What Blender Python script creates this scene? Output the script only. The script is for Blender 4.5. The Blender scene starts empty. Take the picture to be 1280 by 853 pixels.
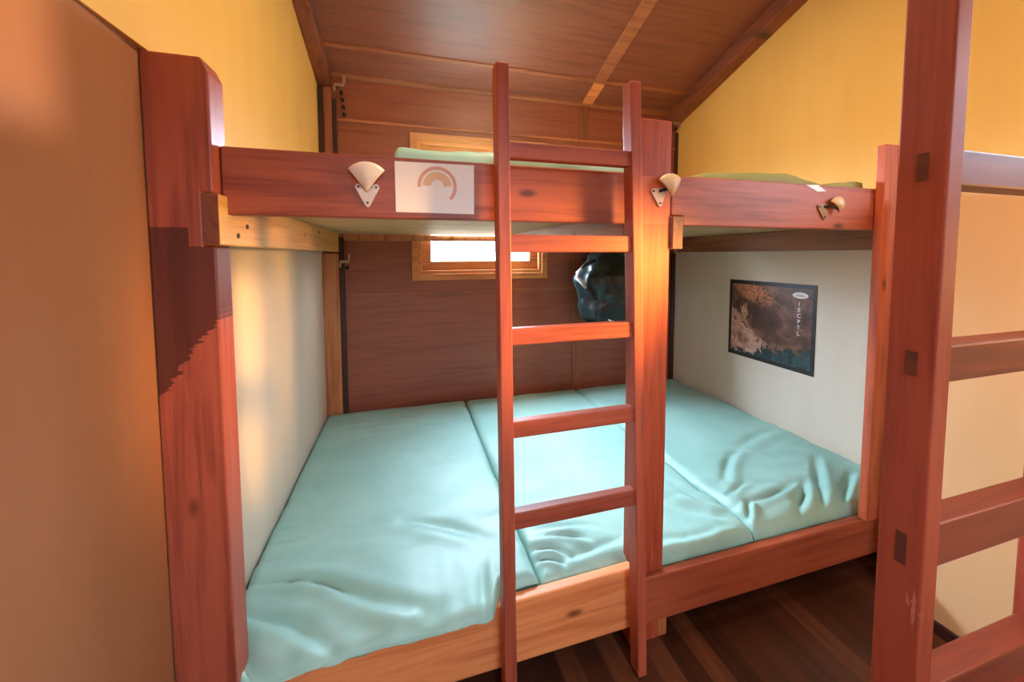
import bpy, bmesh, math, random
from mathutils import Vector, noise, Matrix
random.seed(7)
S = bpy.context.scene
COL = S.collection
Z0 = 0.344                       # floor height offset: the floor is z = 0
W = 3.28                         # room width, left wall x=0, right wall x=W
D = 2.0                          # inner face of the back wall

# ------------------------------------------------------------------ helpers
def s2l(r, g, b):
    f = lambda c: (c/255/12.92) if c/255 <= .04045 else ((c/255+.055)/1.055)**2.4
    return (f(r), f(g), f(b), 1)

def link(o, parent=None, loc=None):
    COL.objects.link(o)
    if parent is not None:
        o.parent = parent
    return o

def tag(o, label=None, cat=None, group=None, kind=None):
    if label: o['label'] = label
    if cat: o['category'] = cat
    if group: o['group'] = group
    if kind: o['kind'] = kind
    return o

def empty(name, x, y, z, label, cat, group=None):
    o = bpy.data.objects.new(name, None)
    o.empty_display_size = .1
    link(o); o.location = (x, y, z+Z0)
    tag(o, label, cat, group)
    o['ox'], o['oy'], o['oz'] = x, y, z+Z0
    return o

def org(parent):
    while parent is not None and 'ox' not in parent:
        parent = parent.parent
    return Vector((0, 0, 0)) if parent is None else Vector((parent['ox'], parent['oy'], parent['oz']))

def obj(name, bm, m, parent=None, smooth=False, origin=None, kind=None):
    """bm is in scene coordinates (z counted from mattress zero); ONE mesh object."""
    bmesh.ops.recalc_face_normals(bm, faces=bm.faces)
    if parent is not None:
        # children of a mesh part sit at that part's origin
        o0 = org(parent)
    elif origin is not None:
        o0 = Vector((origin[0], origin[1], origin[2]+Z0))
    else:
        o0 = Vector((0, 0, 0))
    for v in bm.verts:
        v.co = v.co + Vector((0, 0, Z0)) - o0
    me = bpy.data.meshes.new(name); bm.to_mesh(me); bm.free()
    me.materials.append(m)
    if smooth:
        for p in me.polygons: p.use_smooth = True
    o = bpy.data.objects.new(name, me)
    link(o, parent)
    if parent is None:
        o.location = o0
        o['ox'], o['oy'], o['oz'] = o0
    if kind: o['kind'] = kind
    return o

def box(bm, x0, x1, y0, y1, z0, z1, bev=0.0):
    vs = [bm.verts.new((x, y, z)) for x in (x0, x1) for y in (y0, y1) for z in (z0, z1)]
    F = [(0,1,3,2),(4,6,7,5),(0,4,5,1),(2,3,7,6),(0,2,6,4),(1,5,7,3)]
    fs = [bm.faces.new([vs[i] for i in f]) for f in F]
    if bev > 0:
        es = list({e for f in fs for e in f.edges})
        bmesh.ops.bevel(bm, geom=es, offset=bev, segments=2, affect='EDGES', profile=.5)
    return bm

def hexa(bm, b, t, bev=0.0):
    """b, t: four bottom and four top corners (same winding)."""
    vb = [bm.verts.new(p) for p in b]; vt = [bm.verts.new(p) for p in t]
    fs = [bm.faces.new(vb[::-1]), bm.faces.new(vt)]
    for i in range(4):
        j = (i+1) % 4
        fs.append(bm.faces.new([vb[i], vb[j], vt[j], vt[i]]))
    if bev > 0:
        es = list({e for f in fs for e in f.edges})
        bmesh.ops.bevel(bm, geom=es, offset=bev, segments=2, affect='EDGES', profile=.5)
    return bm

def prism(bm, pts, axis, a0, a1, bev=0.0):
    """extrude a 2D outline along an axis; pts are the other two coords in xyz order."""
    def mk(p, a):
        if axis == 'x': return (a, p[0], p[1])
        if axis == 'y': return (p[0], a, p[1])
        return (p[0], p[1], a)
    A = [bm.verts.new(mk(p, a0)) for p in pts]; B = [bm.verts.new(mk(p, a1)) for p in pts]
    fs = [bm.faces.new(A), bm.faces.new(B[::-1])]
    n = len(pts)
    for i in range(n):
        j = (i+1) % n
        fs.append(bm.faces.new([A[i], B[i], B[j], A[j]]))
    bmesh.ops.recalc_face_normals(bm, faces=fs)
    if bev > 0:
        es = list({e for f in fs for e in f.edges})
        bmesh.ops.bevel(bm, geom=es, offset=bev, segments=2, affect='EDGES', profile=.5)
    return bm

def BX(*a, **k): return box(bmesh.new(), *a, **k)
def PR(*a, **k): return prism(bmesh.new(), *a, **k)

def tube(bm, pts, r, seg=8):
    rings = []
    n = len(pts)
    for i, p in enumerate(pts):
        p = Vector(p)
        a = Vector(pts[max(i-1, 0)]); b = Vector(pts[min(i+1, n-1)])
        t = (b-a).normalized()
        u = t.cross(Vector((0.13, .2, 1))).normalized()
        if u.length < .1: u = t.cross(Vector((1, 0, 0))).normalized()
        w = t.cross(u).normalized()
        rr = r[i] if isinstance(r, (list, tuple)) else r
        rings.append([bm.verts.new(p + u*math.cos(2*math.pi*k/seg)*rr + w*math.sin(2*math.pi*k/seg)*rr) for k in range(seg)])
    for i in range(n-1):
        for k in range(seg):
            l = (k+1) % seg
            bm.faces.new([rings[i][k], rings[i][l], rings[i+1][l], rings[i+1][k]])
    bm.faces.new(rings[0][::-1]); bm.faces.new(rings[-1])
    return bm

# ------------------------------------------------------------------ materials
def newmat(name):
    m = bpy.data.materials.new(name); m.use_nodes = True
    nt = m.node_tree
    return m, nt, nt.nodes['Principled BSDF']

def N(nt, typ, **kw):
    n = nt.nodes.new(typ)
    for k, v in kw.items(): setattr(n, k, v)
    return n

def ramp(nt, fac, stops):
    r = N(nt, 'ShaderNodeValToRGB')
    e = r.color_ramp.elements
    while len(e) < len(stops): e.new(.5)
    for i, (p, c) in enumerate(stops):
        e[i].position = p; e[i].color = c
    nt.links.new(fac, r.inputs['Fac'])
    return r.outputs['Color']

def mixc(nt, fac, a, b, mode='MIX'):
    m = N(nt, 'ShaderNodeMix', data_type='RGBA', blend_type=mode)
    for sock, v in ((m.inputs[0], fac), (m.inputs[6], a), (m.inputs[7], b)):
        if isinstance(v, (int, float, tuple)): sock.default_value = v
        else: nt.links.new(v, sock)
    return m.outputs[2]

def mth(nt, op, a, b=0.0, c=None):
    m = N(nt, 'ShaderNodeMath', operation=op)
    for i, v in enumerate((a, b) if c is None else (a, b, c)):
        if isinstance(v, (int, float)): m.inputs[i].default_value = v
        else: nt.links.new(v, m.inputs[i])
    return m.outputs[0]

def coords(nt, scale, rnd=True):
    tc = N(nt, 'ShaderNodeTexCoord'); mp = N(nt, 'ShaderNodeMapping')
    nt.links.new(tc.outputs['Object'], mp.inputs['Vector'])
    mp.inputs['Scale'].default_value = scale
    if rnd:
        oi = N(nt, 'ShaderNodeObjectInfo')
        cb = N(nt, 'ShaderNodeCombineXYZ')
        for i in range(3):
            nt.links.new(mth(nt, 'MULTIPLY', oi.outputs['Random'], (37.0, 91.0, 53.0)[i]), cb.inputs[i])
        nt.links.new(cb.outputs[0], mp.inputs['Location'])
    return mp.outputs[0]

def tex_noise(nt, vec, scale, detail=4, rough=.55, dist=0):
    n = N(nt, 'ShaderNodeTexNoise')
    n.inputs['Scale'].default_value = scale; n.inputs['Detail'].default_value = detail
    n.inputs['Roughness'].default_value = rough; n.inputs['Distortion'].default_value = dist
    nt.links.new(vec, n.inputs['Vector'])
    return n.outputs['Fac']

def wood(name, light, dark, axis='x', rough=.46, knots=True, var=.25, tint=None, soft=1.45):
    m, nt, b = newmat(name)
    sc = {'x': (1.0, 14, 14), 'y': (14, 1.0, 14), 'z': (14, 14, 1.0)}[axis]
    sc2 = {'x': (2.5, 70, 70), 'y': (70, 2.5, 70), 'z': (70, 70, 2.5)}[axis]
    sk = {'x': (3.4, .02, 8), 'y': (.02, 3.4, 8), 'z': (8, .02, 3.4)}[axis]
    v1 = coords(nt, sc); v2 = coords(nt, sc2); v3 = coords(nt, sk)
    g = tex_noise(nt, v1, 1.4, 5, .6, .6)
    f = tex_noise(nt, v2, 1.0, 3, .6)
    fac = mth(nt, 'ADD', mth(nt, 'MULTIPLY', g, .7), mth(nt, 'MULTIPLY', f, .3))
    c = ramp(nt, fac, [(.5-.20*soft, tuple(x*.80 for x in dark[:3])+(1,)), (.5-.09*soft, dark), (.5+.01*soft, tuple((dark[i]+2*light[i])/3 for i in range(3))+(1,)), (.5+.15*soft, light)])
    if knots:
        vo = N(nt, 'ShaderNodeTexVoronoi'); vo.inputs['Scale'].default_value = 1.0
        nt.links.new(v3, vo.inputs['Vector'])
        sep = N(nt, 'ShaderNodeSeparateColor'); nt.links.new(vo.outputs['Color'], sep.inputs[0])
        on = mth(nt, 'GREATER_THAN', sep.outputs[0], .45)
        near = N(nt, 'ShaderNodeMapRange'); near.inputs[1].default_value = .04; near.inputs[2].default_value = .17
        near.inputs[3].default_value = 1; near.inputs[4].default_value = 0; near.interpolation_type = 'SMOOTHSTEP'
        nt.links.new(vo.outputs['Distance'], near.inputs[0])
        k = mth(nt, 'MULTIPLY', mth(nt, 'MULTIPLY', near.outputs[0], on), .9)
        c = mixc(nt, k, c, tuple(x*.28 for x in dark[:3])+(1,))
    oi = N(nt, 'ShaderNodeObjectInfo')
    vv = mth(nt, 'MULTIPLY_ADD', oi.outputs['Random'], var, 1-var/2)
    hs = N(nt, 'ShaderNodeHueSaturation'); nt.links.new(vv, hs.inputs['Value']); nt.links.new(c, hs.inputs['Color'])
    c = hs.outputs[0]
    if tint: c = tint(nt, c)
    nt.links.new(c, b.inputs['Base Color'])
    b.inputs['Roughness'].default_value = rough
    bp = N(nt, 'ShaderNodeBump'); bp.inputs['Strength'].default_value = .12; bp.inputs['Distance'].default_value = .003
    nt.links.new(fac, bp.inputs['Height']); nt.links.new(bp.outputs[0], b.inputs['Normal'])
    return m

def plain(name, col, rough=.5, metal=0.0, var=.0, scale=30):
    m, nt, b = newmat(name)
    v = coords(nt, (1, 1, 1), rnd=False)
    f = tex_noise(nt, v, scale, 4)
    c = ramp(nt, f, [(.3, tuple(x*(1-var) for x in col[:3])+(1,)), (.7, col)])
    nt.links.new(c, b.inputs['Base Color'])
    b.inputs['Roughness'].default_value = rough; b.inputs['Metallic'].default_value = metal
    return m

RL, RD = s2l(182, 94, 64), s2l(130, 58, 40)          # red-brown varnish
WX = wood('varnished_wood_x', RL, RD, 'x')
WY = wood('varnished_wood_y', RL, RD, 'y')
def lighter_patch(nt, c):
    """a square-edged patch of fresher varnish high on the centre post"""
    tc = N(nt, 'ShaderNodeTexCoord'); sp = N(nt, 'ShaderNodeSeparateXYZ'); nt.links.new(tc.outputs['Object'], sp.inputs[0])
    k = mth(nt, 'MULTIPLY', mth(nt, 'GREATER_THAN', sp.outputs[2], 1.402+.344), mth(nt, 'LESS_THAN', sp.outputs[2], 1.585+.344))
    return mixc(nt, mth(nt, 'MULTIPLY', k, .5), c, s2l(224, 116, 70))
WZ = wood('varnished_wood_z', s2l(192, 94, 60), s2l(142, 60, 40), 'z')
WZC = wood('centre_post_wood', s2l(196, 94, 58), s2l(146, 60, 40), 'z', tint=lighter_patch)
WZR = wood('ladder_wood_z', s2l(182, 92, 66), s2l(136, 60, 44), 'z', knots=False)
WXR = wood('ladder_wood_x', s2l(176, 88, 62), s2l(132, 56, 40), 'x', knots=False)
PALE = wood('pale_rail_wood', s2l(236, 156, 98), s2l(206, 118, 68), 'x')
ORNG = wood('orange_trim_wood', s2l(206, 134, 84), s2l(160, 90, 52), 'z', knots=False)
YEL = wood('yellow_pine', s2l(232, 186, 104), s2l(196, 142, 70), 'y', rough=.45)
BRN = wood('brown_cleat_wood', s2l(176, 112, 76), s2l(128, 74, 48), 'y', rough=.45)
WINW = wood('window_pine', s2l(218, 150, 90), s2l(176, 104, 56), 'x', knots=False)
DECK = wood('deck_boards', s2l(222, 190, 138), s2l(190, 150, 98), 'x', knots=False, rough=.6)
PLYW = wood('dark_plywood', s2l(156, 86, 64), s2l(118, 60, 44), 'x', rough=.42, knots=False, var=0, soft=2.2)
PLYC = wood('ceiling_plywood', s2l(142, 82, 62), s2l(106, 56, 42), 'x', rough=.36, knots=False, var=0, soft=2.2)
BATT = wood('batten_wood', s2l(172, 104, 68), s2l(130, 72, 46), 'x', rough=.5, knots=False)
BATZ = wood('batten_wood_z', s2l(150, 84, 54), s2l(112, 58, 38), 'z', rough=.5, knots=False)
RAFT = wood('rafter_wood', s2l(140, 74, 48), s2l(98, 50, 34), 'y', rough=.5)
WXD = wood('shaded_rung_wood_x', s2l(134, 60, 44), s2l(98, 42, 32), 'x', knots=False)  # ladder wood darkened: shade on the near rungs put into the colour
TENON = wood('tenon_wood', s2l(104, 50, 36), s2l(76, 34, 26), 'y', knots=False)
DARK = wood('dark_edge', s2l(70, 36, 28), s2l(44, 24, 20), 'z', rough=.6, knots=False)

def post_patch(nt, c):
    """dark patch with a combed lower edge on the left post"""
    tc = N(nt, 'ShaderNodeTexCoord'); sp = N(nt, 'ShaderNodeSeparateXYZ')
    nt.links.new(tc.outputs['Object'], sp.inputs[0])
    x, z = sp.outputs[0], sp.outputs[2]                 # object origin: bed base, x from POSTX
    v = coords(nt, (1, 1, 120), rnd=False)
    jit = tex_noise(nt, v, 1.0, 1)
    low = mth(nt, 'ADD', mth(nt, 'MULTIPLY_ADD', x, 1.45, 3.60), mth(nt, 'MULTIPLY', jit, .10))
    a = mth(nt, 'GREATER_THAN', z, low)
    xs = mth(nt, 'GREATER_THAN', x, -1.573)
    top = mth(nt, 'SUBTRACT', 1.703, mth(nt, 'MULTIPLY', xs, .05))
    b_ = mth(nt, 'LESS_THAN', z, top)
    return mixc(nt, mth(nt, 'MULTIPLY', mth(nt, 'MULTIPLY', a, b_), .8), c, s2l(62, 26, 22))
POSTL = wood('patched_post_wood', s2l(184, 92, 66), s2l(134, 60, 44), 'z', tint=post_patch)

def scuffed(nt, c):
    tc = N(nt, 'ShaderNodeTexCoord'); sp = N(nt, 'ShaderNodeSeparateXYZ')
    nt.links.new(tc.outputs['Object'], sp.inputs[0])
    z = sp.outputs[2]
    y = sp.outputs[1]
    v = coords(nt, (110, 110, 24), rnd=False)
    n = tex_noise(nt, v, 1.0, 4, .7)
    dz = mth(nt, 'ABSOLUTE', mth(nt, 'SUBTRACT', z, .895)); dy = mth(nt, 'ABSOLUTE', mth(nt, 'SUBTRACT', y, .012))
    r = mth(nt, 'ADD', mth(nt, 'MULTIPLY', dz, 13), mth(nt, 'MULTIPLY', dy, 60))
    k = mth(nt, 'LESS_THAN', mth(nt, 'ADD', r, mth(nt, 'MULTIPLY', n, 4.2)), 2.45)
    return mixc(nt, mth(nt, 'MULTIPLY', k, .8), c, s2l(196, 128, 104))
SCUF = wood('scuffed_ladder_wood', s2l(176, 80, 54), s2l(138, 56, 38), 'z', tint=scuffed, rough=.55)

def plaster(name, c1, c2, rough=.75, vert=True):
    m, nt, b = newmat(name)
    v = coords(nt, (6, 6, .8) if vert else (2, 2, 2), rnd=False)
    f = tex_noise(nt, v, 1.0, 4, .6)
    f2 = tex_noise(nt, coords(nt, (1.5, 1.5, 1.5), rnd=False), 1.0, 3)
    c = ramp(nt, mth(nt, 'ADD', mth(nt, 'MULTIPLY', f, .5), mth(nt, 'MULTIPLY', f2, .5)), [(.35, c1), (.65, c2)])
    nt.links.new(c, b.inputs['Base Color']); b.inputs['Roughness'].default_value = rough
    bp = N(nt, 'ShaderNodeBump'); bp.inputs['Strength'].default_value = .06; bp.inputs['Distance'].default_value = .004
    nt.links.new(tex_noise(nt, v, 9, 3), bp.inputs['Height']); nt.links.new(bp.outputs[0], b.inputs['Normal'])
    return m
WALL = plaster('cream_wall', s2l(226, 214, 194), s2l(234, 224, 206))
YWALL = plaster('yellow_wall', s2l(232, 184, 98), s2l(240, 196, 112))
PART = plaster('tan_partition', s2l(152, 98, 62), s2l(164, 108, 70), rough=.8)

def floor_mat():
    m, nt, b = newmat('dark_floorboards')
    tc = N(nt, 'ShaderNodeTexCoord'); sp = N(nt, 'ShaderNodeSeparateXYZ')
    nt.links.new(tc.outputs['Object'], sp.inputs[0])
    xs = mth(nt, 'MULTIPLY', sp.outputs[0], 11.0)
    idx = mth(nt, 'FLOOR', xs); fr = mth(nt, 'FRACT', xs)
    wn = N(nt, 'ShaderNodeTexWhiteNoise', noise_dimensions='1D'); nt.links.new(idx, wn.inputs['W'])
    v = coords(nt, (26, 1.6, 1), rnd=False)
    g = tex_noise(nt, v, 1.2, 4, .6, .5)
    fac = mth(nt, 'ADD', mth(nt, 'MULTIPLY', wn.outputs['Value'], .45), mth(nt, 'MULTIPLY', g, .55))
    c = ramp(nt, fac, [(.2, s2l(48, 25, 16)), (.55, s2l(78, 43, 28)), (.85, s2l(118, 70, 44))])
    gap = mth(nt, 'LESS_THAN', fr, .03)
    c = mixc(nt, mth(nt, 'MULTIPLY', gap, .7), c, s2l(28, 15, 10))
    nt.links.new(c, b.inputs['Base Color']); b.inputs['Roughness'].default_value = .38
    return m
FLOOR = floor_mat()

def vinyl(name, c1, c2, rough=.48):
    m, nt, b = newmat(name)
    v = coords(nt, (3, 3, 3))
    f = tex_noise(nt, v, 1.0, 4)
    c = ramp(nt, f, [(.3, c1), (.7, c2)])
    nt.links.new(c, b.inputs['Base Color']); b.inputs['Roughness'].default_value = rough
    v2 = coords(nt, (9, 14, 9))
    bp = N(nt, 'ShaderNodeBump'); bp.inputs['Strength'].default_value = .18; bp.inputs['Distance'].default_value = .01
    nt.links.new(tex_noise(nt, v2, 1.0, 5, .55, .8), bp.inputs['Height']); nt.links.new(bp.outputs[0], b.inputs['Normal'])
    return m
TEAL = vinyl('teal_vinyl', s2l(150, 198, 188), s2l(166, 210, 201))
TEALD = plain('teal_piping', s2l(64, 92, 90), .6)
OLIVE = vinyl('olive_fabric', s2l(126, 124, 70), s2l(150, 146, 88), .7)

PAPER = plain('white_paper', s2l(248, 247, 248), .5, 0, .02, 4)
PINK = plain('pink_print', s2l(226, 176, 158), .6)
ORANGE = plain('orange_print', s2l(240, 204, 166), .6)
SHELL = plain('white_plastic', s2l(226, 214, 204), .3, 0, .06, 12)
SHELLY = plain('yellowed_plastic', s2l(206, 176, 134), .4, 0, .08, 12)
PLATE = plain('lamp_plate', s2l(206, 188, 178), .35, .3, .1, 60)
PLATEB = plain('aged_brass', s2l(150, 112, 70), .4, .6, .3, 60)
DMET = plain('dark_metal', s2l(58, 48, 42), .4, .8, .2, 60)
LMET = plain('pale_metal', s2l(186, 160, 136), .4, .6, .15, 60)
BAGM = None
def bag_mat():
    m, nt, b = newmat('black_green_nylon')
    v = coords(nt, (9, 9, 5), rnd=False)
    f = tex_noise(nt, v, 1.0, 5, .6, 1.2)
    c = ramp(nt, f, [(.3, s2l(14, 20, 22)), (.62, s2l(30, 44, 44)), (.8, s2l(60, 74, 82))])
    nt.links.new(c, b.inputs['Base Color']); b.inputs['Roughness'].default_value = .32
    bp = N(nt, 'ShaderNodeBump'); bp.inputs['Strength'].default_value = .5; bp.inputs['Distance'].default_value = .03
    nt.links.new(f, bp.inputs['Height']); nt.links.new(bp.outputs[0], b.inputs['Normal'])
    return m
BAGM = bag_mat()
def glass_mat():
    m = bpy.data.materials.new('window_glass'); m.use_nodes = True
    nt = m.node_tree; nt.nodes.clear()
    o = N(nt, 'ShaderNodeOutputMaterial'); mx = N(nt, 'ShaderNodeMixShader')
    t = N(nt, 'ShaderNodeBsdfTransparent'); g = N(nt, 'ShaderNodeBsdfGlossy'); g.inputs['Roughness'].default_value = .03
    mx.inputs[0].default_value = .06
    nt.links.new(t.outputs[0], mx.inputs[1]); nt.links.new(g.outputs[0], mx.inputs[2]); nt.links.new(mx.outputs[0], o.inputs[0])
    return m
GLASS = glass_mat()

# ------------------------------------------------------------------ the room
FZ = -0.344
YF = -2.7                                   # wall behind the camera
SL = .345                                   # slope of the ceiling
def zc(y): return 2.68 + SL*(2.0-y)
RY = -.35; RZ = zc(RY)                      # ridge
def kind(o): o['kind'] = 'structure'; return o

kind(obj('floor', BX(-.15, W+.15, YF-.15, D+.15, FZ-.1, FZ), FLOOR))
# back wall with the window opening (x .72-1.84, z 1.11-2.26)
WX0, WX1, WZ0, WZ1 = .73, 1.83, 1.125, 2.24
bm = bmesh.new()
box(bm, 0, WX0, D, D+.12, FZ, 2.69); box(bm, WX1, W, D, D+.12, FZ, 2.69)
box(bm, WX0, WX1, D, D+.12, FZ, WZ0); box(bm, WX0, WX1, D, D+.12, WZ1, 2.69)
kind(obj('wall_back', bm, PLYW))
gable = [(YF, FZ), (D+.12, FZ), (D+.12, zc(D+.12)), (RY, RZ), (YF, RZ-SL*(RY-YF))]
kind(obj('wall_left', PR(gable, 'x', -.15, -.03), YWALL))
# the stretch of the left wall inside the bunk stands a little proud
kind(obj('wall_left_lining', BX(-.03, 0, .05, D, FZ, 1.452), WALL))
bm = bmesh.new(); ZL = RZ-SL*(RY-YF)
def wall_piece(ya, za0, za1, xa, yb, zb0, zb1, xb):
    hexa(bm, [(-.03, ya, za0), (xa, ya, za0), (xb, yb, zb0), (-.03, yb, zb0)], [(-.03, ya, za1), (xa, ya, za1), (xb, yb, zb1), (-.03, yb, zb1)])
wall_piece(YF, 1.8148, ZL, -.021, RY, 1.8148, RZ, -.021)
wall_piece(RY, 1.8148, RZ, -.021, .05, 1.8148, zc(.05), 0)
wall_piece(.05, 1.453, zc(.05), 0, D, 1.453, 2.68, 0)
bmesh.ops.remove_doubles(bm, verts=bm.verts, dist=1e-5)
kind(obj('wall_left_upper', bm, YWALL))
# right wall, with a high window towards the camera side
SY0, SY1, SZ0, SZ1 = -1.45, -.53, 1.56, 2.5
bm = bmesh.new()
prism(bm, [(SY1, FZ), (0, FZ), (0, 1.452), (D+.12, 1.452), (D+.12, zc(D+.12)), (RY, RZ), (SY1, RZ-SL*(RY-SY1))], 'x', W, W+.12)
kind(obj('wall_right_lining', BX(W, W+.12, 0, D+.12, FZ, 1.452), WALL))
prism(bm, [(YF, FZ), (SY0, FZ), (SY0, RZ-SL*(RY-SY0)), (YF, RZ-SL*(RY-YF))], 'x', W, W+.12)
box(bm, W, W+.12, SY0, SY1, FZ, SZ0)
prism(bm, [(SY0, SZ1), (SY1, SZ1), (SY1, RZ-SL*(RY-SY1)), (SY0, RZ-SL*(RY-SY0))], 'x', W, W+.12)
kind(obj('wall_right', bm, YWALL))
# wall behind the camera with a window
zf = RZ-SL*(RY-YF)
FX0, FX1, FW0, FW1 = .5, 1.7, 1.2, 2.4
bm = bmesh.new()
box(bm, 0, FX0, YF-.12, YF, FZ, zf); box(bm, FX1, W, YF-.12, YF, FZ, zf)
box(bm, FX0, FX1, YF-.12, YF, FZ, FW0); box(bm, FX0, FX1, YF-.12, YF, FW1, zf)
kind(obj('wall_front', bm, YWALL))
kind(obj('ceiling', PR([(D+.12, zc(D+.12)), (RY, RZ), (RY, RZ+.1), (D+.12, zc(D+.12)+.1)], 'x', -.15, W+.15), PLYC))
kind(obj('ceiling_front', PR([(YF-.12, zf-.04), (RY, RZ), (RY, RZ+.1), (YF-.12, zf+.06)], 'x', -.15, W+.15), PLYC))

# seams and battens
def strip(name, x0, x1, y0, y1, z0, z1, m): kind(obj(name, BX(x0, x1, y0, y1, z0, z1, bev=.003), m))
strip('trim_1', .1, W-.02, D-.012, D, 2.335, 2.36, BATT)          # wall seam above the window
strip('trim_2', .1, 2.14, D-.010, D, .958, .980, BATT)            # wall seam below the window
strip('trim_3', 2.235, W-.02, D-.010, D, .958, .980, BATT)
strip('trim_4', 2.145, 2.235, D-.014, D, -.1, 2.333, BATZ)        # upright batten
strip('trim_5', 2.20, 2.30, D-.014, D, 2.362, 2.66, BATZ)
def onceil(name, x0, x1, y0, y1, th, m):
    hx = hexa(bmesh.new(), [(x0, y0, zc(y0)-th), (x1, y0, zc(y0)-th), (x1, y1, zc(y1)-th), (x0, y1, zc(y1)-th)],
              [(x0, y0, zc(y0)), (x1, y0, zc(y0)), (x1, y1, zc(y1)), (x0, y1, zc(y1))], bev=.003)
    kind(obj(name, hx, m))
onceil('trim_6', .1, W-.1, 1.965, D-.001, .02, BATT)              # joint of ceiling and wall
onceil('trim_7', .1, W-.1, 1.705, 1.735, .012, BATT)              # ceiling seam
onceil('trim_8', 2.20, 2.31, .2, 1.70, .014, BATT)                # ceiling batten
onceil('trim_9', 2.215, 2.315, 1.74, 1.96, .020, PALE)
def rafter(name, x0, x1, th=.105):
    y0, y1 = -.2, D-.001
    kind(obj(name, hexa(bmesh.new(), [(x0, y0, zc(y0)-th), (x1, y0, zc(y0)-th), (x1, y1, zc(y1)-th), (x0, y1, zc(y1)-th)],
              [(x0, y0, zc(y0)), (x1, y0, zc(y0)), (x1, y1, zc(y1)), (x0, y1, zc(y1))], bev=.006), RAFT))
rafter('ceiling_beam_left', 0.002, .095); rafter('ceiling_beam_right', W-.125, W-.002, .12)
# corner boards of the back wall
strip('trim_10', .045, .098, D-.05, D-.001, 1.452, 2.57, BATZ)
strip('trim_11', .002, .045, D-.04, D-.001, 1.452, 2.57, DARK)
strip('trim_12', .002, .118, D-.05, D-.001, -.1, 1.30, ORNG)
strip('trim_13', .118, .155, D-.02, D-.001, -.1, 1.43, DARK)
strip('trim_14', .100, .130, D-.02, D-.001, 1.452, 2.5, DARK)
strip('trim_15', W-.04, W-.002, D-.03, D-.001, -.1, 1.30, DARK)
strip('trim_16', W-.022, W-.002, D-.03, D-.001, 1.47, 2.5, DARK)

# tan board partition on the left, in front of the wall, ending at the bunk post
kind(obj('wall_partition_left', BX(-.03, -.021, YF+.001, -.046, FZ, 1.8148), PART))
# low partition on the right, past the end post
TAN = plaster('tan_plaster', s2l(216, 172, 122), s2l(226, 184, 136))
kind(obj('wall_partition_right', BX(2.80, 2.84, -1.25, -.10, FZ, 1.552, bev=.004), TAN))
kind(obj('baseboard_right', BX(2.785, 2.80, -1.25, -.12, FZ, FZ+.05, bev=.003), DARK))

# ------------------------------------------------------------------ windows
def window(name, axis, a0, a1, z0, z1, w0, wall_in, sgn, m):
    """a0..a1 along the wall; wall_in: inner face; sgn: outward direction."""
    def bx(bm, p0, p1, q0, q1, r0, r1, bev=.004):
        r0, r1 = sorted((wall_in+sgn*r0, wall_in+sgn*r1))
        if axis == 'x': return box(bm, p0, p1, r0, r1, q0, q1, bev)
        return box(bm, r0, r1, p0, p1, q0, q1, bev)
    cw = .055
    bm = bmesh.new()                                 # casing on the wall face
    bx(bm, a0-cw, a0, z0-cw, z1+cw, -.02, 0); bx(bm, a1, a1+cw, z0-cw, z1+cw, -.02, 0)
    bx(bm, a0, a1, z0-cw, z0, -.02, 0); bx(bm, a0, a1, z1, z1+cw, -.02, 0)
    f = obj(name, bm, m, kind='structure')
    bm = bmesh.new(); j = .03                        # jamb lining
    bx(bm, a0, a0+j, z0, z1, -.008, .09); bx(bm, a1-j, a1, z0, z1, -.008, .09)
    bx(bm, a0+j, a1-j, z0, z0+j, -.008, .09); bx(bm, a0+j, a1-j, z1-j, z1, -.008, .09)
    obj('window_jamb', bm, m, f)
    s0, s1, t0, t1 = a0+j-.002, a1-j+.002, z0+j-.002, z1-j+.002
    w = .08; bm = bmesh.new()                       # sash
    bx(bm, s0, s0+w, t0, t1, .025, .06); bx(bm, s1-w, s1, t0, t1, .025, .06)
    bx(bm, s0+w, s1-w, t0, t0+w, .025, .06); bx(bm, s0+w, s1-w, t1-w, t1, .025, .06)
    sa = obj('window_sash', bm, m, f)
    obj('window_pane', bx(bmesh.new(), s0+w-.005, s1-w+.005, t0+w-.005, t1-w+.005, .040, .044, 0), GLASS, sa)
window('window_1', 'x', WX0, WX1, WZ0, WZ1, 0, D, +1, WINW)
window('window_2', 'y', SY0, SY1, SZ0, SZ1, 0, W, +1, WINW)
window('window_3', 'x', FX0, FX1, FW0, FW1, 0, YF, -1, WINW)

# ------------------------------------------------------------------ the built-in bunk bed
BED = empty('bunk_bed', 1.64, .0, FZ, 'built-in red-brown wooden double-deck bunk bed filling the far end of the room', 'bunk bed')
# left post: proud board with a clipped top corner, notched for the cross rail
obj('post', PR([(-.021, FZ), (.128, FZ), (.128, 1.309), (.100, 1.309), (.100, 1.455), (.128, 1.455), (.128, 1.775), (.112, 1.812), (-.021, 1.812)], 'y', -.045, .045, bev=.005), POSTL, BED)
# centre post, halved at the foot where the front board crosses it
obj('post', PR([(.002, -.022), (.002, 1.80), (.085, 1.80), (.085, FZ), (.022, FZ), (.022, -.022)], 'x', 1.497, 1.632, bev=.004), WZC, BED)
obj('post', BX(2.765, 2.905, -.04, -.002, -.02, 1.79, bev=.004), WZ, BED)
# upper front boards
obj('upper_rail', BX(.130, 1.494, .000, .038, 1.400, 1.593, bev=.005), WX, BED)
obj('upper_rail', PR([(1.636, 1.437), (1.690, 1.437), (1.690, 1.398), (W-.05, 1.398), (W-.05, 1.593), (1.636, 1.593)], 'y', .000, .038, bev=.005), WX, BED)
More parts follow.
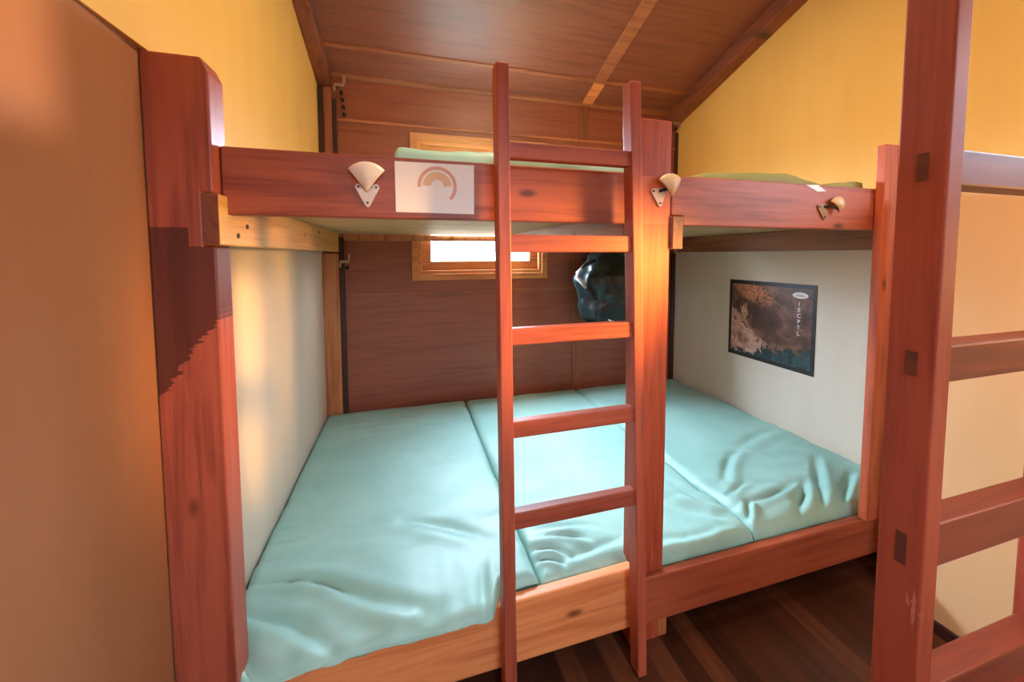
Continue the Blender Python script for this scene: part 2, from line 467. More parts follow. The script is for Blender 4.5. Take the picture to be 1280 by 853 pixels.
# lower front boards
lf = obj('lower_rail', hexa(bmesh.new(), [(.130, 0, -.240), (1.494, 0, -.236), (1.494, .042, -.236), (.130, .042, -.240)],
         [(.130, 0, -.012), (1.494, 0, .016), (1.494, .042, .016), (.130, .042, -.012)], bev=.006), PALE, BED)
lf['label'] = 'pale orange worn front board'
obj('lower_rail', BX(1.510, W-.02, -.014, .020, -.226, -.028, bev=.006), WX, BED)
# cross rails (cleats) that carry the upper decks
for x0, x1, y, z0, z1 in ((.1035, .1415, -.0555, 1.3135, 1.4505), (1.6375, 1.6825, -.0095, 1.3065, 1.4325)):
    e = obj('rail_end', BX(x0, x1, y, y+.004, z0, z1), RAFT, BED); e['label'] = 'dark brown stained end of a cross rail'
c = obj('cross_rail', BX(.102, .143, -.052, 1.83, 1.312, 1.452, bev=.004), YEL, BED); c['label'] = 'yellow pine cross rail'
obj('cross_rail', BX(1.636, 1.684, -.006, 1.90, 1.305, 1.434, bev=.004), BRN, BED)
obj('cross_rail', BX(W-.050, W-.004, .045, 1.90, 1.308, 1.452, bev=.004), BRN, BED)
obj('cross_rail', BX(1.45, 1.493, .045, 1.90, 1.312, 1.452, bev=.004), BRN, BED)
obj('ledger', BX(.160, W-.06, D-.045, D-.013, 1.402, 1.452, bev=.003), ORNG, BED)
# decks
def deck(name, x0, x1, y0, y1, z0, z1, n):
    bm = bmesh.new(); w = (y1-y0)/n
    for i in range(n): box(bm, x0, x1, y0+i*w, y0+(i+1)*w-.004, z0, z1, bev=.002)
    return obj(name, bm, DECK, BED)
deck('upper_deck', .004, 1.494, .046, D-.055, 1.453, 1.471, 5)
deck('upper_deck', 1.636, W-.006, .046, D-.035, 1.453, 1.471, 5)
deck('lower_deck', .004, W-.006, .088, D-.06, -.128, -.106, 12)
# feet
ft = obj('foot', BX(1.634, 1.676, .024, .085, FZ, -.226, bev=.003), ORNG, BED); ft['label'] = 'short orange packing foot beside the centre post'
for x in (.18, 3.0): obj('foot', BX(x, x+.07, .10, .16, FZ, -.130, bev=.003), WZ, BED)
for x in (.18, 1.5, 3.0): obj('foot', BX(x, x+.07, 1.75, 1.82, FZ, -.130, bev=.003), WZ, BED)
# screws on the yellow cross rail
for (y, z) in ((.06, 1.343), (.13, 1.375)):
    obj('screw', tube(bmesh.new(), [(.1425, y, z), (.146, y, z)], .008, 10), DMET, BED)

# ------------------------------------------------------------------ ladders
def ladder(name, label, sx, ytop, rungs, ry, mz, mx, ztop, zb=FZ):
    (xl0, xl1), (xr0, xr1) = sx['bot']; (tl0, tl1), (tr0, tr1) = sx['top']
    y0, y1 = ytop
    L = empty(name, (xl0+xr1)/2, y0, zb, label, 'ladder')
    def stile(b0, b1, t0, t1, m):
        bm = hexa(bmesh.new(), [(b0, y0, zb), (b1, y0, zb), (b1, y1, zb), (b0, y1, zb)],
                  [(t0, y0, ztop), (t1, y0, ztop), (t1, y1, ztop), (t0, y1, ztop)], bev=.004)
        return obj('stile', bm, m, L)
    stile(xl0, xl1, tl0, tl1, mz); stile(xr0, xr1, tr0, tr1, mz)
    def lerp(b, t, z): return b+(t-b)*(z-zb)/(ztop-zb)
    for (z0, z1) in rungs:
        z = (z0+z1)/2
        xa = lerp(xl1, tl1, z)-.0015; xb = lerp(xr0, tr0, z)+.0015
        obj('rung', BX(xa, xb, ry[0], ry[1], z0, z1, bev=.004), mx, L)
    return L
L1 = ladder('bunk_ladder', 'slim red-brown wooden ladder standing in front of the middle of the bunk bed', 
       {'bot': ((.932, .976), (1.460, 1.498)), 'top': ((.908, .950), (1.386, 1.426))}, (-.092, -.036),
       [(1.594, 1.648), (1.292, 1.350), (.984, 1.040), (.667, .724), (.345, .405)], (-.082, -.046), WZR, WXR, 1.885)
L2 = ladder('bunk_ladder', 'nearest ladder at the right edge of the photo, thick scuffed stile with tenoned rungs',
       {'bot': ((1.625, 1.672), (2.16, 2.205)), 'top': ((1.615, 1.660), (2.15, 2.195))}, (-.790, -.712),
       [(1.418, 1.488), (1.021, 1.097), (.626, .719), (.262, .350), (-.12, -.03)], (-.778, -.724), SCUF, WXD, 2.30)
for (z0, z1) in ((1.428, 1.482), (1.035, 1.085), (.632, .700)):      # tenon ends showing on the left face
    obj('tenon', BX(1.6140 + .0096*(1-(z0+.344)/2.6), 1.626, -.762, -.744, z0, z1), TENON, L2)

# ------------------------------------------------------------------ mattresses
def seg_d(px, py, c):
    x0, y0, x1, y1 = c[:4]
    dx, dy = x1-x0, y1-y0; L2_ = dx*dx+dy*dy
    t = max(0, min(1, ((px-x0)*dx+(py-y0)*dy)/L2_))
    bend = c[6] if len(c) > 6 else 0
    ln = math.sqrt(L2_)
    off = bend*math.sin(math.pi*t)
    qx, qy = x0+t*dx - off*dy/ln, y0+t*dy + off*dx/ln
    side = (px-qx)*dy/ln-(py-qy)*dx/ln
    return math.hypot(px-qx, py-qy), t, side

def mattress(name, x0, x1, y0, y1, zb, zt, label, cat, group, m, creases=(), wr=.004, edge=.05, nx=110, ny=150,
             front=None, rise=None, piping=None, seed=0.0, overlay=None):
    bm = bmesh.new()
    rows = []
    ext = 5                                      # skirt rows below each edge
    def top(u, v):
        x = x0+(x1-x0)*u; y = y0+(y1-y0)*v
        d = min(x-x0, x1-x, y-y0, y1-y)
        e = edge
        z = zt - (e - math.sqrt(max(0, e*e-(e-d)**2)))*.75 if d < e else zt
        p = Vector((x*2.2+seed, y*3.2, seed))
        amp = wr*(1+1.6*max(0, 1-v*2.4))
        z += amp*noise.noise(p)*1.0 + amp*.5*noise.noise(p*2.7)
        q = Vector((x*3.0+seed, y*11, 3.3+seed)); z += amp*.7*abs(noise.noise(q))
        for c in creases:
            dd, t, side = seg_d(x, y, c)
            w = c[4]; a = c[5]*math.sin(math.pi*min(1, max(.0, .12+t*.88)))
            z += -a*math.exp(-(dd/w)**2) + a*.9*math.exp(-((dd-2.0*w)/(1.3*w))**2)*(1 if side > 0 else .25)
        dx_ = min(x-x0, x1-x); dy_ = y-y0
        if wr < .008:
            z += .006*math.exp(-dx_/.07)*noise.noise(Vector((seed, y*22, x*6)))*(1.3 if v < .5 else .6)
            z += .007*math.exp(-dy_/.12)*noise.noise(Vector((x*20, y*4, seed)))
        if rise: z += rise(x, y)
        return x, y, z
    us = [0.5-0.5*math.cos(math.pi*i/nx)*(.55)-(.5-.275)*(1-2*i/nx) for i in range(nx+1)]
    vs = [0.5-0.5*math.cos(math.pi*i/ny)*(.55)-(.5-.275)*(1-2*i/ny) for i in range(ny+1)]
    grid = [[None]*(ny+1) for _ in range(nx+1)]
    for i, u in enumerate(us):
        for j, v in enumerate(vs):
            x, y, z = top(u, v)
            if front: y += front(x, v)
            grid[i][j] = bm.verts.new((x, y, z))
    for i in range(nx):
        for j in range(ny):
            bm.faces.new([grid[i][j], grid[i+1][j], grid[i+1][j+1], grid[i][j+1]])
    ring = [grid[i][0] for i in range(nx)] + [grid[nx][j] for j in range(ny)] + \
           [grid[i][ny] for i in range(nx, 0, -1)] + [grid[0][j] for j in range(ny, 0, -1)]
    cx, cy = (x0+x1)/2, (y0+y1)/2
    prev = ring
    for k in range(1, ext+1):
        t = k/ext
        cur = []
        for v in ring:
            z = v.co.z+(zb-v.co.z)*t
            b = math.sin(math.pi*t)*.012
            nx_ = -1 if abs(v.co.x-x0) < 1e-4 else (1 if abs(v.co.x-x1) < 1e-4 else 0)
            isfront = v.co.y < y0+.02
            ny_ = 0 if nx_ and not isfront else (-1 if isfront else 1)
            pw = .005*noise.noise(Vector((v.co.x*16+seed, v.co.y*16, t*2)))
            fy = v.co.y
            if front and isfront:
                lip = .020 + .020*(v.co.x-.13)           # the overhang rests on the board, then drops behind it
                zl = -.008 + .019*(v.co.x-.13)/1.36+.006
                if k <= 3: z = v.co.z+(zl-v.co.z)*min(1, k/2.0); fy += (0, -.004, -.002, (y0-fy) if fy < y0 else 0)[k]
                else: z = zl+(zb-zl)*(k-3)/(ext-3); fy = max(fy, y0); pw = 0; b = 0
                if k == 3: fy = max(fy, y0)
            cur.append(bm.verts.new((v.co.x+(nx_*b*.3 if not isfront else 0), fy+ny_*(b*.8 if not front else 0)+(pw if ny_ else 0), z)))
        n = len(ring)
        for i in range(n):
            j = (i+1) % n
            bm.faces.new([prev[i], cur[i], cur[j], prev[j]])
        prev = cur
    bm.faces.new(prev)
    o = obj(name, bm, m, None, smooth=True, origin=((x0+x1)/2, (y0+y1)/2, zb))
    tag(o, label, cat, group)
    if piping:
        pb = bmesh.new()
        for pts in piping: tube(pb, pts, .0055, 6)
        obj('piping', pb, TEALD, o, smooth=True)
    return o
GRP = 'mattresses on the lower deck'
zm = .022
mattress('mattress', .012, 1.102, .050, 1.935, -.104, zm+.006,
         'pale teal vinyl mattress at the left of the lower deck, against the left wall', 'mattress', GRP, TEAL,
         creases=[(.20, .66, .47, .567, .016, .006), (.60, .52, 1.0, .257, .03, .012, .03), (.28, .29, .72, .09, .022, .020, -.02),
                  (.02, .345, .53, .17, .018, .022, .03), (.02, .22, .43, .02, .020, .022, .04), (.02, .12, .30, -.03, .02, .022, .02),
                  (.02, .44, .22, .42, .013, .012, .01), (.02, .54, .20, .545, .012, .009), (.02, .62, .22, .66, .012, .008),
                  (.55, -.02, .80, .12, .03, .012, .02), (.86, -.03, .90, .22, .02, .012, .0)],
         wr=.007, edge=.045, seed=1.7, front=lambda x, v: (-.088-.006*math.sin(x*9))*max(0, 1-v*7)*(1-max(0, min(1, (x-.90)/.05)))*max(0, min(1, (x-.012)/.15)))
mattress('mattress', 1.112, 2.152, .045, 1.945, -.104, zm,
         'middle teal vinyl mattress of the lower deck, crumpled where it runs behind the ladder', 'mattress', GRP, TEAL,
         creases=[(1.13, .20, 1.30, .10, .014, .016, .02), (1.13, .14, 1.24, .07, .012, .016, .02), (1.17, .30, 1.50, .24, .02, .014, .02),
                  (1.15, .26, 1.42, .16, .014, .016, .02), (1.25, .12, 1.55, .16, .02, .014), (2.10, .11, 1.85, .40, .03, .014, .02), (2.14, .16, 2.0, .50, .02, .012, .02), (1.6, .12, 2.1, .09, .02, .010, -.02)],
         wr=.007, edge=.055, seed=5.1)
mattress('mattress', 2.162, 3.262, .045, 1.945, -.104, zm,
         'right-hand teal vinyl mattress of the lower deck, puckered at its front corner under the poster', 'mattress', GRP, TEAL,
         creases=[(2.33, .38, 2.70, .63, .022, .018, .02), (2.70, .63, 3.20, .78, .03, .014, .02), (2.26, .18, 2.72, .26, .02, .018, -.02),
                  (2.47, .07, 2.80, .27, .022, .024, .0), (2.60, .06, 3.09, .43, .022, .024, .0), (2.74, .06, 3.12, .25, .018, .022, .0), (2.88, .06, 3.2, .18, .016, .018, .0),
                  (2.19, .10, 2.30, .20, .012, .016), (2.22, .25, 2.45, .34, .014, .012)],
         wr=.007, edge=.06, seed=9.4)
mattress('mattress', .60, 1.478, .046, 1.93, 1.472, 1.640,
         'pale teal mattress lying on the upper left deck, peeping over the front board', 'mattress', None, TEAL,
         wr=.006, edge=.03, seed=3.3, nx=50, ny=60)
# olive blanket on the upper right deck
GP = [(1.70, -.03), (1.75, -.004), (1.95, .018), (2.12, .026), (2.35, .018), (2.50, .002), (2.60, -.004), (2.635, .010), (2.70, .032), (2.755, .026)]
def gr(x, y):
    f = max(0, 1-(y-.05)/.5)
    for (a, za), (b, zb_) in zip(GP, GP[1:]):
        if x <= b: return f*(za+(zb_-za)*(x-a)/(b-a)) + .010*noise.noise(Vector((x*9, y*5, 2.2)))*f
    return 0
mattress('blanket', 1.70, 2.755, .046, 1.6, 1.472, 1.612,
         'folded olive green blanket lying on the upper right deck above the red-brown board', 'blanket', None, OLIVE,
         wr=.008, edge=.012, seed=7.7, nx=60, ny=50, rise=gr)

# ------------------------------------------------------------------ wall lights (fan-shaped)
def fan_lamp(cx, cz, tilt, r, label, ms, mp, yp, plate_shift=(0, -.052)):
    L = empty('wall_light', cx, yp, cz, label, 'wall light', 'fan-shaped wall lights on the bunk')
    ca, sa = math.cos(tilt), math.sin(tilt)
    def P(x, z, y): return (cx+x*ca+z*sa, y, cz-x*sa+z*ca)
    # back plate: a kite-shaped sheet, three screws
    pts = [(-.030, .022), (.030, .022), (.036, .012), (.006, -.046), (0, -.050), (-.006, -.046), (-.036, .012)]
    psx, psz = plate_shift
    bm = bmesh.new()
    A = [bm.verts.new((cx+psx+x*ca+z*sa, yp-.006, cz+psz-x*sa+z*ca)) for x, z in pts]
    B = [bm.verts.new((cx+psx+x*ca+z*sa, yp, cz+psz-x*sa+z*ca)) for x, z in pts]
    bm.faces.new(A); bm.faces.new(B[::-1])
    for i in range(len(pts)):
        j = (i+1) % len(pts); bm.faces.new([A[i], A[j], B[j], B[i]])
    obj('back_plate', bm, mp, L)
    for (x, z) in ((-.026, .012), (.026, .012), (0, -.036)):
        bm = bmesh.new()
        px, pz = cx+psx+x*ca+z*sa, cz+psz-x*sa+z*ca
        tube(bm, [(px, yp-.004, pz), (px, yp-.010, pz)], .0035, 8)
        obj('screw', bm, DMET, L)
    # arm from the plate to the shade
    bm = bmesh.new(); tube(bm, [(cx+psx, yp-.004, cz+psz+.01), (cx+psx*.6, yp-.02, cz+psz*.6), P(0, -.03, yp-.022)], .006, 8)
    obj('arm', bm, DMET, L)
    # shade: fan-shaped shallow shell, apex down, domed outwards
    bm = bmesh.new(); na, nr = 18, 8; half = math.radians(38)
    def shell(inset, n):
        g = []
        for i in range(nr+1):
            t = i/nr; row = []
            for k in range(na+1):
                a = -half+2*half*k/na
                rr = r*(t)*(1-.06*(k/na-.5)**2*4*t)
                x, z = rr*math.sin(a), rr*math.cos(a)-r*.62
                bulge = .022*math.sin(math.pi*min(1, t*.82+.12))*math.cos(a*1.3)
                row.append(bm.verts.new(P(x*(1-inset), z, yp-.016-bulge*(1-inset*3)-(.0 if n == 0 else -.005))))
            g.append(row)
        return g
    g0 = shell(0, 0); g1 = shell(.04, 1)
    for g in (g0, g1):
        for i in range(nr):
            for k in range(na): bm.faces.new([g[i][k], g[i][k+1], g[i+1][k+1], g[i+1][k]])
    for k in range(na): bm.faces.new([g0[nr][k], g0[nr][k+1], g1[nr][k+1], g1[nr][k]])
    for i in range(nr):
        bm.faces.new([g0[i][0], g0[i+1][0], g1[i+1][0], g1[i][0]]); bm.faces.new([g0[i][na], g0[i+1][na], g1[i+1][na], g1[i][na]])
    bmesh.ops.remove_doubles(bm, verts=bm.verts, dist=.0006)
    obj('lamp_shade', bm, ms, L, smooth=True)
    return L
fan_lamp(.518, 1.534, 0.0, .092, 'white fan-shaped wall light on the upper left board beside the white paper', SHELL, PLATE, .0)
fan_lamp(1.614, 1.562, -.10, .088, 'cream fan-shaped wall light askew at the top of the centre post', SHELLY, PLATE, .002, (-.038, -.044))
fan_lamp(2.505, 1.515, -.12, .070, 'yellowed small wall light on the upper right board under the blanket', SHELLY, PLATEB, .0, (-.066, -.028))

# ------------------------------------------------------------------ papers
def sheet(bm, pts, th=.0012):
    """pts in (x, z) on the plane y = given by caller through closure"""
    return bm
def flat_xz(pts, y0, y1):
    return PR(pts, 'y', y0, y1)
sg = obj('paper_notice', flat_xz([(.600, 1.580), (.853, 1.582), (.852, 1.420), (.601, 1.421)], -.0016, -.0002), PAPER, None, origin=(.726, 0, 1.42))
tag(sg, 'white paper notice with a pink and orange ring pinned on the upper left board', 'notice')
def arc(cx, cz, r0, r1, a0, a1, y, n=40):
    bm = bmesh.new(); pr = None
    for i in range(n+1):
        a = math.radians(a0+(a1-a0)*i/n)
        p = [bm.verts.new((cx+rr*math.cos(a), y, cz+rr*math.sin(a))) for rr in (r0, r1)]
        if pr: bm.faces.new([pr[0], pr[1], p[1], p[0]])
        pr = p
    return bm
obj('printed_ring', arc(.732, 1.508, .052, .063, 185, -45, -.0021), PINK, sg)
obj('printed_disc', arc(.732, 1.508, .020, .046, 180, 0, -.0021), ORANGE, sg)
sc = obj('paper_scrap', hexa(bmesh.new(), [(2.33, -.003, 1.588), (2.40, -.003, 1.562), (2.452, -.003, 1.566), (2.40, -.003, 1.592)],
         [(2.33, -.001, 1.588), (2.40, -.001, 1.562), (2.452, -.001, 1.566), (2.40, -.001, 1.592)]), PAPER, None, origin=(2.39, 0, 1.56))
tag(sc, 'small white paper scrap tucked under the olive blanket on the upper right board', 'paper')

# poster on the right wall: y from 1.29 (left) to .59 (right), z .455-1.075
def poster_mat():
    m, nt, b = newmat('poster_print')
    tc = N(nt, 'ShaderNodeTexCoord'); sp = N(nt, 'ShaderNodeSeparateXYZ')
    nt.links.new(tc.outputs['Object'], sp.inputs[0])
    # u: 0 left .. 1 right, w: 0 bottom .. 1 top
    u = mth(nt, 'DIVIDE', mth(nt, 'MULTIPLY', sp.outputs[1], -1.0), .70)
    w = mth(nt, 'DIVIDE', sp.outputs[2], .62)
    v = coords(nt, (7, 7, 7), rnd=False)
    n1 = tex_noise(nt, v, 1.0, 6, .65, .6)
    n2 = tex_noise(nt, coords(nt, (16, 16, 16), rnd=False), 1.0, 5, .7, .8)
    nz = mth(nt, 'SUBTRACT', n1, .5)
    base = ramp(nt, n1, [(.3, s2l(60, 40, 32)), (.5, s2l(98, 66, 54)), (.7, s2l(150, 108, 90))])
    rock = ramp(nt, n2, [(.34, s2l(84, 52, 46)), (.45, s2l(196, 146, 128)), (.62, s2l(232, 190, 172))])
    # rock ramp at lower left: w < .62 - 1.05*u
    k1 = mth(nt, 'LESS_THAN', mth(nt, 'ADD', w, mth(nt, 'MULTIPLY', mth(nt, 'SUBTRACT', n2, .5), .55)), mth(nt, 'MULTIPLY_ADD', u, -1.0, .70))
    c = mixc(nt, k1, base, rock)
    warm = ramp(nt, n2, [(.38, s2l(84, 46, 34)), (.52, s2l(206, 128, 88)), (.8, s2l(232, 164, 124))])
    # warm overhang at the top left-of-centre
    e = mth(nt, 'ADD', mth(nt, 'POWER', mth(nt, 'DIVIDE', mth(nt, 'SUBTRACT', u, .32), .27), 2.0),
            mth(nt, 'POWER', mth(nt, 'DIVIDE', mth(nt, 'ADD', mth(nt, 'SUBTRACT', w, .96), mth(nt, 'MULTIPLY', u, .32)), .13), 2.0))
    k2 = mth(nt, 'LESS_THAN', mth(nt, 'ADD', e, mth(nt, 'MULTIPLY', mth(nt, 'SUBTRACT', n2, .5), 7.0)), .9)
    c = mixc(nt, k2, c, warm)
    teal = ramp(nt, n2, [(.35, s2l(30, 44, 46)), (.6, s2l(62, 88, 90)), (.8, s2l(120, 140, 136))])
    k3 = mth(nt, 'LESS_THAN', mth(nt, 'ADD', w, mth(nt, 'MULTIPLY', mth(nt, 'SUBTRACT', n2, .5), .5)), mth(nt, 'MULTIPLY_ADD', u, .20, .05))
    c = mixc(nt, k3, c, teal)
    # small climber blob
    e2 = mth(nt, 'ADD', mth(nt, 'POWER', mth(nt, 'DIVIDE', mth(nt, 'SUBTRACT', u, .20), .05), 2.0), mth(nt, 'POWER', mth(nt, 'DIVIDE', mth(nt, 'SUBTRACT', w, .62), .09), 2.0))
    k4 = mth(nt, 'LESS_THAN', mth(nt, 'ADD', e2, mth(nt, 'MULTIPLY', mth(nt, 'SUBTRACT', n2, .5), 9.0)), .8)
    c = mixc(nt, k4, c, s2l(214, 170, 142))
    # dark border
    bu = mth(nt, 'ABSOLUTE', mth(nt, 'SUBTRACT', u, .5)); bw = mth(nt, 'ABSOLUTE', mth(nt, 'SUBTRACT', w, .5))
    kb = mth(nt, 'MAXIMUM', mth(nt, 'GREATER_THAN', bu, .465), mth(nt, 'GREATER_THAN', bw, .455))
    c = mixc(nt, kb, c, s2l(44, 38, 36))
    nt.links.new(c, b.inputs['Base Color']); b.inputs['Roughness'].default_value = .35
    return m
ps = obj('poster', BX(W-.004, W-.0005, .593, 1.293, .450, 1.075), poster_mat(), None, origin=(W, 1.293, .452))
tag(ps, 'dark brown climbing poster on the white right wall above the mattress', 'poster')
# white oval mark and the upright lettering
bm = bmesh.new(); vs = []
for i in range(32):
    a = 2*math.pi*i/32
    vs.append(bm.verts.new((W-.0048, .702+.056*math.cos(a), .996+.0225*math.sin(a))))
bm.faces.new(vs); obj('oval_mark', bm, PAPER, ps)
def text(name, body, size, loc, parent, m):
    cu = bpy.data.curves.new('lettering', 'FONT'); cu.body = body; cu.size = size; cu.align_x = 'CENTER'; cu.align_y = 'CENTER'
    cu.extrude = .0003
    t = bpy.data.objects.new('lettering', cu); COL.objects.link(t)
    dg = bpy.context.evaluated_depsgraph_get(); dg.update()
    me = bpy.data.meshes.new_from_object(t.evaluated_get(dg))
    bpy.data.objects.remove(t); bpy.data.curves.remove(cu)
    me.name = name; me.materials.clear(); me.materials.append(m)
    o = bpy.data.objects.new(name, me); link(o, parent)
    o.location = Vector((loc[0], loc[1], loc[2]+Z0))-org(parent)
    o.rotation_euler = (math.pi/2, 0, -math.pi/2)
    return o
INK = plain('grey_ink', s2l(96, 82, 78), .6)
bm = bmesh.new()
for k in range(5):                                       # the mark's tiny dark script
    yy = .724-.011*k
    tube(bm, [(W-.0052, yy+.003, .990), (W-.0052, yy-.001, .996+.006*(k % 2)), (W-.0052, yy-.005, .991), (W-.0052, yy-.011, .993)], .0016, 5)
obj('mark_script', bm, INK, ps)
for i, ch in enumerate('IECPTL'):
    text('upright_letter', ch, .042, (W-.0048, .706, .935-.042*i), ps, PAPER)

# ------------------------------------------------------------------ the dark bag in the corner
def bag():
    B = empty('backpack', 2.36, 1.80, .66, 'black backpack hanging in the far right corner under the upper deck', 'backpack')
    bm = bmesh.new(); nh, na = 36, 48; rings = []
    prof = [(0, .02), (.02, .15), (.10, .215), (.25, .25), (.45, .27), (.60, .265), (.72, .235), (.82, .185), (.90, .13), (.95, .10), (1, .03)]
    def R(t):
        for (a, ra), (b, rb) in zip(prof, prof[1:]):
            if t <= b: 
                s = (t-a)/(b-a); s = s*s*(3-2*s); return ra+(rb-ra)*s
        return prof[-1][1]
    for i in range(nh+1):
        t = i/nh; z = .655+.735*t; ring = []
        for k in range(na):
            a = 2*math.pi*k/na
            nn = noise.noise(Vector((math.cos(a)*1.6, math.sin(a)*1.6, t*4.5)))*.18 + noise.noise(Vector((math.cos(a)*5, math.sin(a)*5, t*2.5+9)))*.12 + abs(noise.noise(Vector((a*3.0, t*9, 4.0))))*.10
            r = R(t)*(1+nn*(.6+.7*t))
            ring.append(bm.verts.new((2.37+1.12*r*math.cos(a)+.03*math.sin(t*3), 1.77+.72*r*math.sin(a), z)))
        rings.append(ring)
    for i in range(nh):
        for k in range(na):
            l = (k+1) % na; bm.faces.new([rings[i][k], rings[i][l], rings[i+1][l], rings[i+1][k]])
    bm.faces.new(rings[0][::-1]); bm.faces.new(rings[-1])
    obj('bag_body', bm, BAGM, B, smooth=True)
    bm = bmesh.new()
    tube(bm, [(2.37, 1.78, 1.36), (2.37, 1.80, 1.41), (2.37, 1.84, 1.43)], .012, 8); obj('hanging_loop', bm, DMET, B, smooth=True)
    # side strap and white buckle
    bm = bmesh.new()
    pts = [(2.18, 1.62, 1.24), (2.10, 1.66, 1.20), (2.055, 1.70, 1.13), (2.07, 1.68, 1.06), (2.13, 1.63, .99), (2.18, 1.59, .90)]
    tube(bm, pts, .016, 8); obj('strap', bm, DMET, B, smooth=True)
    GREY = plain('grey_plastic', s2l(176, 180, 184), .35)
    bm = bmesh.new()
    pts = [(2.075, 1.655, 1.17), (2.040, 1.67, 1.13), (2.045, 1.665, 1.09), (2.075, 1.645, 1.05), (2.100, 1.63, 1.00)]
    tube(bm, pts, [.010, .020, .024, .024, .012], 8); obj('buckle', bm, GREY, B, smooth=True)
    bm = bmesh.new(); tube(bm, [(2.27, 1.545, .735), (2.31, 1.54, .715), (2.345, 1.54, .70)], [.005, .011, .006], 6); obj('zip_pull', bm, GREY, B, smooth=True)
bag()

# ------------------------------------------------------------------ metal brackets
def bracket(cx, cz, label, bolts, flip=1, y=1.975):
    B = empty('metal_bracket', cx, y, cz, label, 'bracket')
    bm = bmesh.new()
    box(bm, cx-.035, cx+.035, y-.030, y-.012, cz-.011, cz+.011, bev=.002)
    box(bm, cx+flip*.035-.009, cx+flip*.035+.009, y-.030, y-.012, cz+.011, cz+.065, bev=.002)
    box(bm, cx-flip*.035-.008, cx-flip*.035+.008, y-.030, y-.012, cz-.045, cz-.011, bev=.002)
    box(bm, cx-.012, cx+.012, y-.014, D-.0005, cz-.010, cz+.010)
    obj('plate', bm, LMET, B)
    for i in range(bolts):
        z = cz-.050-.055*i
        b2 = bmesh.new(); bmesh.ops.create_uvsphere(b2, u_segments=12, v_segments=8, radius=.016, matrix=Matrix.Translation((cx+.012+.006*i, y-.012, z)))
        tube(b2, [(cx+.012+.006*i, y-.012, z), (cx+.012+.006*i, D-.0005, z)], .006, 8)
        obj('bolt', b2, DMET, B, smooth=True)
bracket(.160, 2.590, 'pale metal bracket with dark bolts at the top of the left back corner', 4, y=1.965)
bracket(.165, 1.235, 'small metal bracket low in the left back corner under the upper deck', 1, y=1.965)
bracket(3.215, 2.58, 'metal bracket at the top of the right back corner under the beam', 1, flip=-1, y=1.955)

# ------------------------------------------------------------------ light
def area(name, loc, target, sx, sy, power, col):
    l = bpy.data.lights.new(name, 'AREA'); l.shape = 'RECTANGLE'; l.size = sx; l.size_y = sy; l.energy = power; l.color = col
    o = bpy.data.objects.new(name, l); link(o); o.location = (loc[0], loc[1], loc[2]+Z0)
    d = Vector(target)-Vector(loc)
    o.rotation_euler = d.to_track_quat('-Z', 'Y').to_euler()
    return o
wd = bpy.data.worlds.new('daylight'); S.world = wd; wd.use_nodes = True
nt = wd.node_tree; bg = nt.nodes['Background']
tc = N(nt, 'ShaderNodeTexCoord'); sp = N(nt, 'ShaderNodeSeparateXYZ'); nt.links.new(tc.outputs['Generated'], sp.inputs[0])
skyc = ramp(nt, mth(nt, 'MULTIPLY_ADD', sp.outputs[2], .5, .5), [(.48, (.05, .05, .045, 1)), (.52, (.10, .108, .115, 1)), (.60, (.46, .56, .68, 1)), (.70, (.66, .82, 1, 1))])
side = N(nt, 'ShaderNodeMapRange'); side.inputs[1].default_value = 0; side.inputs[2].default_value = .9
side.inputs[3].default_value = 23.0; side.inputs[4].default_value = 285.0
nt.links.new(mth(nt, 'ADD', mth(nt, 'MULTIPLY', sp.outputs[1], .72), mth(nt, 'MULTIPLY', sp.outputs[0], -.69)), side.inputs[0])   # the open sky lies behind the back window
nt.links.new(skyc, bg.inputs['Color']); nt.links.new(side.outputs[0], bg.inputs['Strength'])
def portal(loc, target, sx, sy):
    o = area('window_portal', loc, target, sx, sy, 1, (1, 1, 1)); o.data.cycles.is_portal = True
portal(((WX0+WX1)/2, D+.14, (WZ0+WZ1)/2), ((WX0+WX1)/2, 0, (WZ0+WZ1)/2), WX1-WX0, WZ1-WZ0)
portal((W+.14, (SY0+SY1)/2, (SZ0+SZ1)/2), (0, (SY0+SY1)/2, (SZ0+SZ1)/2), SY1-SY0, SZ1-SZ0)
portal(((FX0+FX1)/2, YF-.14, (FW0+FW1)/2), ((FX0+FX1)/2, 0, (FW0+FW1)/2), FX1-FX0, FW1-FW0)
# low sun through the high side window: the patch on the left partition
sl = bpy.data.lights.new('low_sun', 'SUN'); sl.energy = 3.2; sl.angle = math.radians(2.2); sl.color = (1, .66, .30)
so = bpy.data.objects.new('low_sun', sl); link(so)
so.rotation_euler = Vector((-3.3, .33, -.13)).to_track_quat('-Z', 'Y').to_euler()
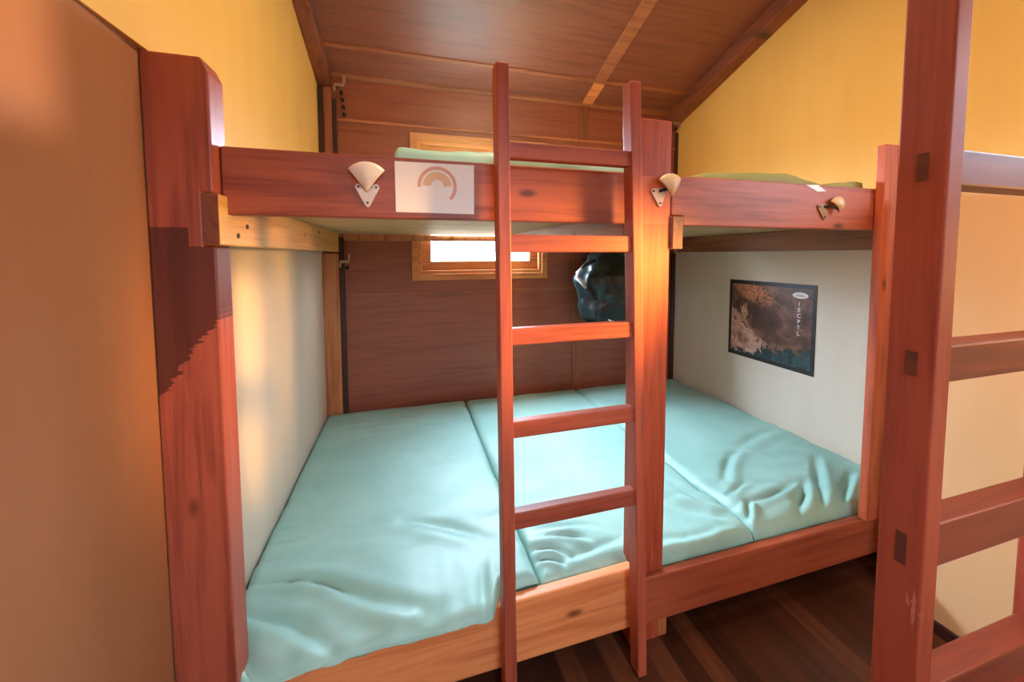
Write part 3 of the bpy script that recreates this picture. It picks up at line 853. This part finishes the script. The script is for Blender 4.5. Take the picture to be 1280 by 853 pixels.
# warm room lamp under the ridge, then two added fill lights
area('room_lamp', (1.5, .05, 3.05), (1.5, .25, .6), .45, .45, 39, (1, .75, .46))
pl = bpy.data.lights.new('side_fill', 'POINT'); pl.energy = 7; pl.color = (1, .55, .18); pl.shadow_soft_size = .14  # unseen point fill, added to warm the bunk walls
po = bpy.data.objects.new('side_fill', pl); link(po); po.location = (2.6, -.95, 1.25+Z0)
sp_ = bpy.data.lights.new('fill_spot', 'SPOT'); sp_.energy = 430; sp_.color = (1, .47, .08); sp_.shadow_soft_size = .12  # unseen spot, added to yellow the lower left wall
sp_.spot_size = math.radians(36); sp_.spot_blend = 1.0
spo = bpy.data.objects.new('fill_spot', sp_); link(spo); spo.location = (2.45, -.68, 1.36+Z0)
spo.rotation_euler = (Vector((0, .56, .95))-Vector((2.45, -.68, 1.36))).to_track_quat('-Z', 'Y').to_euler()

# ------------------------------------------------------------------ camera
yaw, pitch, roll, f = .27543, .05829, -.0025, 468.33
fw = Vector((math.sin(yaw)*math.cos(pitch), math.cos(yaw)*math.cos(pitch), -math.sin(pitch)))
r = Vector((math.cos(yaw), -math.sin(yaw), 0)); u = r.cross(fw)
r2 = r*math.cos(roll)+u*math.sin(roll); u2 = -r*math.sin(roll)+u*math.cos(roll)
cd = bpy.data.cameras.new('camera'); cam = bpy.data.objects.new('camera', cd); link(cam)
cam.matrix_world = Matrix(((r2.x, u2.x, -fw.x, .629), (r2.y, u2.y, -fw.y, -1.257), (r2.z, u2.z, -fw.z, 1.2824+Z0), (0, 0, 0, 1)))
cd.sensor_fit = 'HORIZONTAL'; cd.sensor_width = 36; cd.lens = f*36/1280
cd.shift_y = -(426.5-346.57)/1280; cd.clip_start = .02
S.camera = cam

for o in S.objects:
    for k in ('ox', 'oy', 'oz'):
        if k in o: del o[k]

S.cycles.use_denoising = True
S.cycles.max_bounces = 8
S.cycles.sample_clamp_indirect = 6
vs = S.view_settings
S.display_settings.display_device = 'sRGB'
vs.view_transform = 'Standard'; vs.look = 'None'; vs.gamma = 1; vs.use_curve_mapping = False
vs.exposure = 0.12
